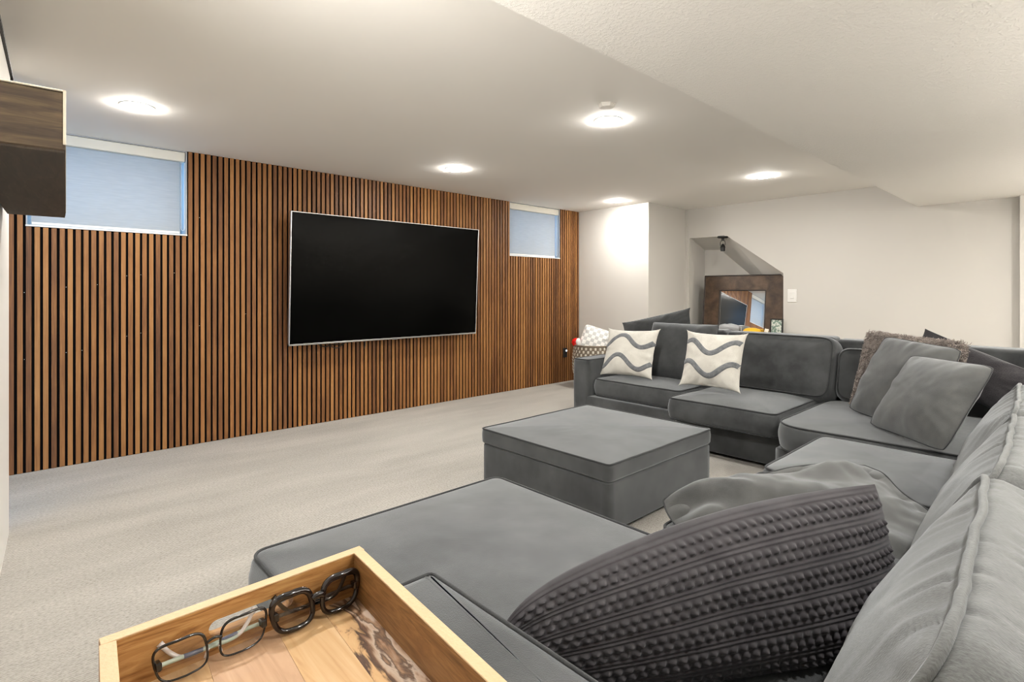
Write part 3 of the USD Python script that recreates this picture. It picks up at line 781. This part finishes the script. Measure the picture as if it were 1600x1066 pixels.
# ------------------------------------------------------------------ pillows
def throw(name, label, c, r, u, w, h, t, fab, welt=None, **kw):
    M = frame(c, r, u)
    th = Thing(name, label, 'pillow', M=M)
    me, rim, surf, nf = pillow(w, h, t, **kw)
    th.add('cover', me, fab, smooth=True, local=True)
    if welt:
        th.add('seam', tube(rim, .0035, 6, closed=True), welt, smooth=True, local=True)
    th.surf, th.wh, th.mesh = surf, (w, h), me
    return th


def wave(th, y0, amp, ph, k, x0, x1, wd=.028, name='wave_band'):
    x = np.linspace(x0, x1, 90)
    y = y0 + amp * np.sin(k * x + ph)
    d = np.gradient(np.c_[x, y], axis=0); d /= np.linalg.norm(d, axis=1, keepdims=True)
    n = np.c_[-d[:, 1], d[:, 0]]
    off = np.linspace(-1, 1, 9)
    P = np.c_[x, y][:, None] + n[:, None] * (off * wd)[None, :, None]
    z = th.surf(P[..., 0].ravel(), P[..., 1].ravel()).reshape(90, 9) + .0055 * (1 - off[None] ** 4) + .0008
    V = np.concatenate([P, z[..., None]], -1).reshape(-1, 3)
    idx = np.arange(90 * 9).reshape(90, 9)
    a, b, c, dd = idx[:-1, :-1], idx[1:, :-1], idx[1:, 1:], idx[:-1, 1:]
    th.add(name, (V, np.vstack([np.stack([a, b, c], -1).reshape(-1, 3), np.stack([a, c, dd], -1).reshape(-1, 3)])), 'grey_tuft', smooth=True, local=True, label='raised grey wave stripe')


# cream pillows with grey waves
wa = throw('wave_pillow', 'cream throw pillow with two grey wavy stripes, leaning by the far armrest', (4.34, 3.03, .690), (.05, -1, .03), (.36, .02, .93), .56, .47, .17, 'ivory_cloth', seed=41, pinch=.07, ears=.05, wr=.007)
wave(wa, .10, .060, 2.45, 14.6, -.262, .262, .021)
wave(wa, -.105, .062, 2.55, 14.6, -.262, .262, .021)
wc = throw('wave_pillow', 'cream throw pillow with two grey wavy stripes, in the middle of the far sofa row', (4.20, 2.12, .715), (.02, -1, .0), (.30, .09, .95), .50, .46, .17, 'ivory_cloth', seed=42, pinch=.06, ears=.06, wr=.013)
wave(wc, .095, .055, 4.6, 16.5, -.232, .232, .021)
wave(wc, -.085, .055, 4.6, 16.5, -.232, .232, .021)
# loose back pillow and the slumped one behind it on the armrest unit
throw('back_pillow', 'upright square charcoal grey back pillow between the two wavy pillows', (4.66, 2.67, .70), (.02, -1, 0), (.27, 0, .96), .68, .56, .20, 'sofa_fabric', 'sofa_welt', seed=43, pinch=.015, ears=.0, k=5., wr=.006)
throw('slumped_pillow', 'soft grey pillow slumped behind the upright back pillow, its corner pointing up', (4.86, 3.06, .86), (.02, -.965, .22), (.15, .2, .97), .80, .34, .11, 'sofa_fabric', seed=44, pinch=.03, ears=.03, wr=.008)
# the heap in the corner
throw('square_pillow', 'square grey pillow in front of the corner heap, leaning on the near back cushions', (3.735, .635, .680), (-.72, -.69, .02), (.33, -.41, .88), .63, .50, .17, 'pillow_grey', 'sofa_welt', seed=45, pinch=.02, ears=-.05, wr=.007)
throw('square_pillow', 'plain grey pillow standing just behind the front pillow of the corner heap', (4.13, .83, .705), (-.62, -.78, -.05), (.34, -.29, .90), .60, .56, .18, 'pillow_grey', 'sofa_welt', seed=46, pinch=.02, ears=-.05, wr=.008)
fu = throw('fluffy_pillow', 'shaggy brown fluffy pillow behind the grey pillows in the sofa corner', (4.43, .87, .69), (-.45, -.89, -.03), (.22, -.14, .96), .66, .56, .17, 'fur_brown', seed=47, pinch=.03, ears=.0, wr=.010)
kd = throw('knit_pillow', 'dark charcoal knitted pillow at the back of the corner heap', (4.68, .56, .735), (-.20, -.93, -.38), (.25, -.20, .95), .70, .32, .12, 'knit_dark', seed=48, pinch=.03, ears=.02, wr=.012)


def fur(th, n, length, width, m, seed):
    v, f = vf(th.mesh)
    me = trimesh.Trimesh(v, f, process=False)
    r = np.random.default_rng(seed)
    p, fi = trimesh.sample.sample_surface(me, n, seed=seed)
    nr = me.face_normals[fi]
    d = r.normal(size=(n, 3)); d -= nr * (d * nr).sum(1, keepdims=True)
    d /= np.linalg.norm(d, axis=1, keepdims=True)
    ln = length * r.uniform(.6, 1.2, n)[:, None]
    P = np.stack([p - nr * .002, p + nr * ln * .5 + d * ln * .25, p + nr * ln * .62 + d * ln * .75], 1)
    path = numbered(th.path, 'shag')
    c = UsdGeom.BasisCurves.Define(stage, path)
    c.CreateTypeAttr('linear')
    c.CreatePointsAttr(Vt.Vec3fArray.FromNumpy(P.reshape(-1, 3).astype(np.float32)))
    c.CreateCurveVertexCountsAttr(Vt.IntArray.FromNumpy(np.full(n, 3, np.int32)))
    w = np.tile([width, width * .9, width * .5], n).astype(np.float32)
    c.CreateWidthsAttr(Vt.FloatArray.FromNumpy(w)); c.SetWidthsInterpolation('vertex')
    UsdShade.MaterialBindingAPI.Apply(c.GetPrim()).Bind(MAT[m])
    tag(path, kind='stuff')


fur(fu, 24000, .032, .0042, 'fur_brown', 5)


# big waffle-weave lumbar pillow in the foreground
def waffle(x, y):
    q = (y + .36) / .074
    b = q - np.floor(q)
    row = np.floor(np.clip(b, 0, .6599) / .33)
    by = np.sin(2 * np.pi * np.clip(b, 0, .66) / .33 - np.pi / 2) * .5 + .5
    bx = np.sin(2 * np.pi * (x / .0225 + row * .5 + .15 * np.sin(31 * y)) - np.pi / 2) * .5 + .5
    cells = by * bx * .0115 * (b < .66)
    ridge = (np.sin(2 * np.pi * (b - .66) / .17 - np.pi / 2) * .5 + .5) * .0030 * (b >= .66)
    return cells * (.75 + .5 * meshkit.noise(np.stack([x * 40, y * 40, x * 0], -1), 77)) + ridge - .004


def wf_warp(x, y, z):
    q = np.clip((x / .98 + .5), 0, 1)
    hh = .20 + (.375 - .20) * q - .05 * np.exp(-q / .05)                       # squashed low against the armrest at its left end
    yy = (y / .46 + .5) * hh + .045 * np.sin(np.pi * q) * (y / .46 + .5)
    return x, yy - .02, z


wf = throw('waffle_pillow', 'long dark charcoal waffle-weave pillow standing on the chaise in the foreground', (1.145, .555, .445), (.80, -.49, 0), (.05, .26, .96), .98, .46, .22, 'waffle_fabric', seed=49, pinch=-.005, ears=-.01, wr=.004, n=430, extra=waffle, warp=wf_warp)
# crumpled pillow lying on the seat
def dent(x, y):
    return -.10 * np.exp(-((x + .20) / .17) ** 2 - ((y + .06) / .15) ** 2) - .10 * np.clip((-x - .22) / .24, 0, 1) ** 2 - .03 * np.exp(-((x - .2) / .2) ** 2 - ((y + .05) / .12) ** 2) + .014 * np.exp(-((y - .2 - .05 * np.sin(9 * x)) / .05) ** 2) + .012 * np.sin(26 * y + 6 * x) * np.exp(-((x - .1) / .3) ** 2)


throw('crumpled_pillow', 'crumpled grey pillow with a deep dent lying behind the waffle pillow', (2.06, .66, .495), (.86, -.5, 0), (.47, .82, .26), .92, .50, .13, 'pillow_grey', 'sofa_welt', seed=50, pinch=.02, ears=-.03, wr=.022, dent=dent, n=110)

# ------------------------------------------------------------------ basket in the corner with what sits in it
bc = (5.715, 4.565)
bt = Thing('woven_basket', 'tall taupe and white woven basket standing in the corner by the slats', 'basket', loc=(*bc, 0))
zz = np.linspace(0, .56, 90); an = np.linspace(0, 2 * np.pi, 200, endpoint=False)
rad = np.interp(zz, [0, .08, .22, .38, .50, .56], [.19, .235, .272, .278, .262, .252])
Zg, Ag = np.meshgrid(zz, an, indexing='ij')
knot = np.clip(np.sin(Ag * 26 + np.pi * np.floor(Zg / .042)) * np.sin(np.pi * (Zg / .042 % 1)), 0, 1)
Rg = rad[:, None] + .009 * knot + .003 * np.sin(Zg * 2 * np.pi / .021)
V = np.stack([Rg * np.cos(Ag), Rg * np.sin(Ag), Zg + .002], -1).reshape(-1, 3)
idx = np.arange(90 * 200).reshape(90, 200)
a, b = idx[:-1], idx[1:]; a2, b2 = np.roll(a, -1, 1), np.roll(b, -1, 1)
bt.add('woven_wall', (V, np.vstack([np.stack([a, a2, b2], -1).reshape(-1, 3), np.stack([a, b2, b], -1).reshape(-1, 3)])), 'basket_weave', smooth=True, local=True, mask=np.clip(knot * 1.8, 0, 1).ravel())
bt.add('rim', tube(np.c_[.253 * np.cos(an), .253 * np.sin(an), np.full(200, .560)], .010, 8, closed=True), 'basket_weave', smooth=True, local=True, mask=np.zeros(1600))
bt.add('lining', lathe([(.243, .555), (.24, .40), (.22, .36), (.001, .35)], 40), 'ivory_cloth', smooth=True, local=True)
bt.add('bottom', lathe([(.001, .004), (.19, .002)], 40), 'basket_weave', smooth=True, local=True, mask=np.zeros(80))
Mb = frame((5.72, 4.55, .625), (.53, -.80, -.30), (.25, .18, .95))
cp = Thing('checkered_cushion', 'white cushion with pale grey checks sticking up out of the woven basket', 'pillow', M=Mb)
me, rim, surf, nf = pillow(.36, .36, .13, n=90, seed=51, pinch=.02, ears=-.08, wr=.008)
vx = me[0]
mk = ((np.floor(vx[:, 0] / .048) + np.floor(vx[:, 1] / .048)) % 2 == 0).astype(float)
cp.add('cover', me, 'check_cloth', smooth=True, local=True, mask=mk)
cp.add('seam', tube(rim, .004, 6, closed=True), 'ivory_cloth', smooth=True, local=True)
rb = Thing('red_toy', 'shiny red and white stuffed toy peeking over the basket rim', 'toy', loc=(5.56, 4.73, .56))
sp = trimesh.creation.icosphere(3, .085); v = np.array(sp.vertices) * (1., .9, .85); v += (meshkit.noise(v * 22, 3) - .5)[:, None] * .02
rb.add('body', (v * .8 + (5.56, 4.73, .595), sp.faces), 'red_shiny', smooth=True)
sp = trimesh.creation.icosphere(3, .05); v = np.array(sp.vertices) * (1., .7, 1.3)
rb.add('white_patch', (v * .8 + (5.535, 4.675, .605), sp.faces), 'white_plastic', smooth=True, label='white side patch')

# ------------------------------------------------------------------ niche: leaning mirror, small things, spotlight
lean = .10
Mm = frame((7.070, 3.155, .42 + .539), (.040, -1, 0), (lean, 0, 1))       # z axis faces -x
if Mm[0, 2] > 0:
    raise SystemExit('mirror faces the wrong way')
mi = Thing('wall_mirror', 'mirror in a wide dark brown leather-look frame leaning in the niche', 'mirror', M=Mm)
mw, mh, fwid = 1.050, 1.078, .202


def member(p0, p1, q1, q0, t=.035):
    pts = np.array([(*p0, 0), (*p1, 0), (*q1, 0), (*q0, 0), (*p0, t * .6), (*p1, t * .6), (*q1, t), (*q0, t)], float)
    h = trimesh.convex.convex_hull(pts)
    return np.array(h.vertices), np.array(h.faces)


X, Y = mw / 2, mh / 2
xi, yi = X - fwid * 1.1, Y - fwid
for nm, q in (('frame_rail', ((-X, Y), (X, Y), (xi, yi), (-xi, yi))), ('frame_rail', ((-X, -Y), (X, -Y), (xi, -yi), (-xi, -yi))), ('frame_stile', ((-X, -Y), (-X, Y), (-xi, yi), (-xi, -yi))), ('frame_stile', ((X, -Y), (X, Y), (xi, yi), (xi, -yi)))):
    mi.add(nm, member(*q), 'mirror_frame', smooth=False, local=True)
mi.add('edge_bead', cat(box(-X, X, Y - .014, Y + .003, 0, .028, .003), box(-X - .003, -X + .014, -Y, Y, 0, .028, .003), box(X - .014, X + .003, -Y, Y, 0, .028, .003), box(-X, X, -Y - .003, -Y + .014, 0, .028, .003),
                        box(-xi, xi, yi - .008, yi + .006, .02, .038, .003), box(-xi, xi, -yi - .006, -yi + .008, .02, .038, .003), box(-xi - .006, -xi + .008, -yi, yi, .02, .038, .003), box(xi - .008, xi + .006, -yi, yi, .02, .038, .003)), 'mirror_edge', smooth=False, local=True)
mi.add('mirror_glass', box(-xi - .01, xi + .01, -yi - .01, yi + .01, .010, .016), 'mirror_glass', smooth=False, local=True, label='reflecting glass')
mi.add('backing', box(-X + .01, X - .01, -Y + .01, Y - .01, -.012, 0), 'black_plastic', smooth=False, local=True)

LEDGE = .755
Mp = frame((6.86, 2.635, LEDGE + .095), (0, -1, 0), (.08, 0, 1))
pf = Thing('picture_frame', 'small black-framed green print at the right end of the niche ledge', 'picture frame', M=Mp)
pf.add('frame', cat(box(-.075, -.062, -.095, .095, -.01, .012), box(.062, .075, -.095, .095, -.01, .012), box(-.062, .062, .082, .095, -.01, .012), box(-.062, .062, -.095, -.082, -.01, .012)), 'black_plastic', smooth=False, local=True)
pf.add('print', box(-.062, .062, -.082, .082, -.008, .004), 'botanical_print', smooth=False, local=True)
yt = Thing('yellow_hat', 'flat yellow cap lying on the ledge below the mirror', 'hat', loc=(6.85, 2.93, LEDGE))
yt.add('crown', lathe([(.11, .0), (.105, .03), (.085, .052), (.05, .062), (.001, .066)], 28), 'yellow_cloth', smooth=True, local=True)
an2 = np.linspace(-1.2, 1.2, 20)
brim = np.vstack([np.c_[.10 * np.cos(an2 - 1.57), .10 * np.sin(an2 - 1.57), np.full(20, .008)], np.c_[.17 * np.cos((an2 - 1.57)), .15 * np.sin(an2 - 1.57) - .02, np.full(20, .002)]])
bf = np.array([[i, i + 1, 21 + i] for i in range(19)] + [[i, 21 + i, 20 + i] for i in range(19)])
ti = trimesh.Trimesh(brim, bf, process=False)
yt.add('brim', cat((brim, bf), (brim + (0, 0, .006), bf[:, ::-1])), 'yellow_cloth', smooth=False, local=True)
sb_ = Thing('silver_bag', 'rounded silver-grey quilted bag lying on the ledge at the mirror base', 'bag', loc=(6.85, 3.225, LEDGE))
sp = trimesh.creation.icosphere(4, 1.); v = np.array(sp.vertices) * (.05, .15, .055); v += (meshkit.noise(v * 30, 2) - .5)[:, None] * (.006, .006, .012); v[:, 2] = np.maximum(v[:, 2] + .05, .001)
sb_.add('body', (v, sp.faces), 'silver_vinyl', smooth=True, local=True)
sb_.add('strap', tube(np.c_[np.full(24, -.02), np.linspace(-.13, -.17, 24), .012 + .06 * np.sin(np.linspace(0, np.pi, 24))], .006, 6), 'silver_vinyl', smooth=True, local=True)
pp = Thing('paper_slip', 'small folded slip of white paper beside the yellow cap', 'paper', loc=(6.85, 2.765, LEDGE))
pp.add('front_leaf', quad((-.02, -.035, .001), (.02, .030, .001), (.035, .020, .062), (.01, -.04, .056)), 'paper', smooth=False, local=True)
pp.add('back_leaf', quad((.060, -.045, .001), (.035, .020, .062), (.01, -.04, .056), (.070, -.03, .001)), 'paper', smooth=False, local=True)
co = Thing('console_table', 'narrow dark console table behind the sofa, standing below the mirror', 'table', loc=(6.80, 3.1, 0))
co.add('table_top', box(6.68, 6.955, 2.50, 3.72, LEDGE - .03, LEDGE, .003), 'mantel_wood', smooth=False)
co.add('apron', box(6.70, 6.935, 2.53, 3.69, LEDGE - .10, LEDGE - .03), 'mantel_wood', smooth=False)
for x in (6.715, 6.92):
    for y in (2.55, 3.67):
        co.add('leg', box(x - .018, x + .018, y - .018, y + .018, 0, LEDGE - .10), 'mantel_wood', smooth=False)
zt = 2.017
sl = Thing('spotlight', 'black mini spotlight hanging from the top of the niche opening', 'spotlight', loc=(7.05, 3.41, zt))
sl.add('canopy', lathe([(.001, .012), (.070, .012), (.072, -.004), (.060, -.014), (.001, -.016)], 28), 'black_metal', local=True)
sl.add('stem', lathe([(.018, -.012), (.018, -.045), (.001, -.046)], 14), 'black_metal', local=True)
th_ = np.linspace(0, np.pi, 16)
sl.add('yoke', tube(np.c_[np.zeros(18), np.r_[-.034, -.034 * np.cos(th_), .034], np.r_[-.115, -.075 + .030 * np.sin(th_), -.115]], .0045, 6), 'black_metal', local=True)
sl.add('lamp_head', lathe([(.001, -.090), (.014, -.095), (.030, -.125), (.036, -.140), (.030, -.144), (.030, -.190), (.026, -.190), (.024, -.16), (.001, -.158)], 24), 'black_metal', local=True)
sl.add('bulb', lathe([(.022, -.170), (.018, -.180), (.001, -.184)], 20), 'white_plastic', local=True)

# ------------------------------------------------------------------ tray with two pairs of glasses, on a small table
A_, B_, C_, D_ = np.array([.085, .925]), np.array([.474, .932]), np.array([.432, .36]), np.array([.040, .36])    # outer corners: far left, far right, near right, near left
ZF, ZT, WT = .722, .800, .019
ty = Thing('wooden_tray', 'square wooden serving tray with a slotted handle in the foreground', 'tray', loc=(.26, .64, ZF - .012))


def wall(p, q, th, z0, z1, ins0, ins1):
    """A board from p to q (plan), its outer face on pq, its thickness to the left of p->q; ends cut back by ins0, ins1."""
    d = (q - p) / np.linalg.norm(q - p); n = np.array([-d[1], d[0]])
    a, b = p + d * ins0, q - d * ins1
    M = np.eye(4); M[:2, 0] = d; M[:2, 1] = n; M[:2, 3] = a
    return M, np.linalg.norm(b - a)


def slot_board(L, th, z0, z1, slot=True):
    m = m3.Manifold.cube((L, th, z1 - z0)).translate((0, 0, z0))
    if slot:
        h, w = .024, .128
        cz, cx = z0 + (z1 - z0) * .60, L / 2
        s = m3.Manifold.batch_hull([m3.Manifold.cylinder(th * 4, h / 2, circular_segments=32).rotate((90, 0, 0)).translate((cx + k * (w - h) / 2, th * 2, cz)) for k in (-1, 1)])
        m = m - s
    return m


for nm, p, q, sl_, m_ in (('far_board', B_, A_, True, 'tray_wall_x'), ('near_board', D_, C_, True, 'tray_wall_x')):
    M, L = wall(p, q, WT, 0, 0, 0, 0)
    ty.add(nm, xf(slot_board(L, WT, ZF - .012, ZT - .0015, sl_), M), m_, smooth=20)
    ty.add('rim_strip', xf(box(0, L, 0, WT, ZT - .0015, ZT + .001, .0006), M), 'tray_rim', smooth=False)
for nm, p, q, m_ in (('side_board', C_, B_, 'tray_wall_y'), ('side_board', A_, D_, 'tray_wall_y')):
    M, L = wall(p, q, WT, 0, 0, WT, WT)
    ty.add(nm, xf(box(0, L, 0, WT, ZF - .012, ZT - .0015, .001), M), m_, smooth=False)
    ty.add('rim_strip', xf(box(0, L, 0, WT, ZT - .0015, ZT + .001, .0006), M), 'tray_rim', smooth=False)
fr_ = [0, .31, .60, .82, 1.0]
mats_ = ['plank_honey', 'plank_pink', 'plank_gold', 'plank_spalt']
ai, bi, ci, di = A_ + (WT, -WT), B_ + (-WT, -WT), C_ + (-WT, WT), D_ + (WT, WT)
for k in range(4):
    f0, f1 = fr_[k] + .0004, fr_[k + 1] - .0004
    c = [ai + (bi - ai) * f0, ai + (bi - ai) * f1, di + (ci - di) * f1, di + (ci - di) * f0]
    pts = np.array([(*p, z) for p in c for z in (ZF - .010, ZF + .0015 + .0004 * k)])
    h = trimesh.convex.convex_hull(pts)
    ty.add('floor_plank', (np.array(h.vertices), np.array(h.faces)), mats_[k], smooth=False)
tb_ = Thing('side_table', 'small dark pedestal side table holding up the wooden tray', 'table', loc=(.26, .62, 0))
tb_.add('table_top', box(.13, .41, .42, .86, ZF - .034, ZF - .012, .004), 'mantel_wood', smooth=False)
tb_.add('post', lathe([(.024, .02), (.020, .3), (.022, ZF - .034)], 20, (.27, .62, 0)), 'black_metal')
tb_.add('foot_plate', lathe([(.001, .022), (.13, .018), (.135, 0), (.001, 0)], 32, (.27, .62, 0)), 'black_metal')


def spectacles(label, x0, x1, yb, yt_, z0, z1, rim_m, lens_m, rt_, temple_parts, rot=0., square=.5):
    W = x1 - x0
    M = frame(((x0 + x1) / 2, yb, z0), (math.cos(rot), math.sin(rot), 0), (-math.sin(rot) * (yt_ - yb), yt_ - yb, z1 - z0))
    g = Thing('eyeglasses', label, 'glasses', M=M)
    H = z1 - z0
    lw, lh, br = W * .44, H, W * .12
    for s in (-1, 1):
        q = np.linspace(0, 2 * np.pi, 44, endpoint=False)
        e = square
        cx, sy = np.sign(np.cos(q)) * np.abs(np.cos(q)) ** e, np.sign(np.sin(q)) * np.abs(np.sin(q)) ** e
        P = np.c_[s * (br / 2 + lw / 2) + lw / 2 * cx * (1 - .07 * (sy < 0) * np.abs(sy)) + s * .004 * sy, H / 2 + lh / 2 * sy + .002 * s * 0, np.zeros(44) - .004 * np.abs(cx)]
        rw = rt_ * np.interp(sy, [-1, 0, 1], [.85, 1.0, 1.25])
        rim = g.add('rim', tube(P, rw, 8, closed=True), rim_m, smooth=True, local=True)
        c = P.mean(0)
        Vl = np.vstack([P, [c + (0, 0, .0025)]])
        g.add('lens', (Vl, np.array([[k, (k + 1) % 44, 44] for k in range(44)])), lens_m, parent=rim, smooth=True, local=True)
        g.add('nose_pad', tube([(s * br * .42, H * .42, -.004), (s * br * .50, H * .30, -.008), (s * br * .62, H * .18, -.008)], .002, 6), 'temple_clear', smooth=True, local=True)
        g.add('hinge', box(s * (W / 2 - .004) - .004, s * (W / 2 - .004) + .004, H * .40, H * .62, -.014, .003, .0015), rim_m, smooth=False, local=True)
    t = np.linspace(-1, 1, 12)
    g.add('bridge', tube(np.c_[t * br * .56, H * .63 + .004 * (1 - t ** 2), .002 * (1 - t ** 2)], rt_ * 1.15, 8), rim_m, smooth=True, local=True)
    # temples folded behind, one over the other
    for s, (dz, m1, m2, m3_) in zip((-1, 1), temple_parts):
        Pt = np.array([(s * (W / 2 - .004), H * .46, -.010), (s * W * .42, H * .44 , -.013 - dz), (s * W * .1, H * .38, -.016 - dz), (-s * W * .25, H * .30, -.017 - dz), (-s * W * .36, H * .62, -.018 - dz), (-s * W * .44, H * .98, -.020 - dz)])
        tt = np.linspace(0, 1, 6); ts = np.linspace(0, 1, 40)
        C = np.stack([np.interp(ts, tt, Pt[:, k]) for k in range(3)], 1)
        C = np.stack([np.convolve(np.r_[[C[0, k]] * 3, C[:, k], [C[-1, k]] * 3], np.ones(7) / 7, 'valid') for k in range(3)], 1)
        tm = g.add('temple', tube(C[:25], .0032, 8), m1, smooth=True, local=True)
        g.add('temple_pattern', tube(C[12:17], .0035, 8), m2, parent=tm, smooth=True, local=True)
        g.add('temple_tip', tube(C[24:], np.r_[np.full(12, .0032), np.full(4, .0045)], 8), m3_, parent=tm, smooth=True, local=True)
    return g


spectacles('thin black clear-lens eyeglasses at the left end of the wooden tray', .143, .292, .878, .886, ZF + .0075, .780, 'glasses_black', 'lens_clear', .0017, ((.0, 'temple_green', 'temple_blue', 'temple_clear'), (.004, 'temple_green', 'temple_blue', 'temple_clear')), rot=.03)
spectacles('thick dark tortoiseshell eyeglasses in the far right corner of the wooden tray', .301, .446, .876, .885, ZF + .0095, .786, 'tortoise', 'lens_tint', .0046, ((.0, 'tortoise', 'tortoise', 'tortoise'), (.006, 'tortoise', 'tortoise', 'tortoise')), rot=.02, square=.6)
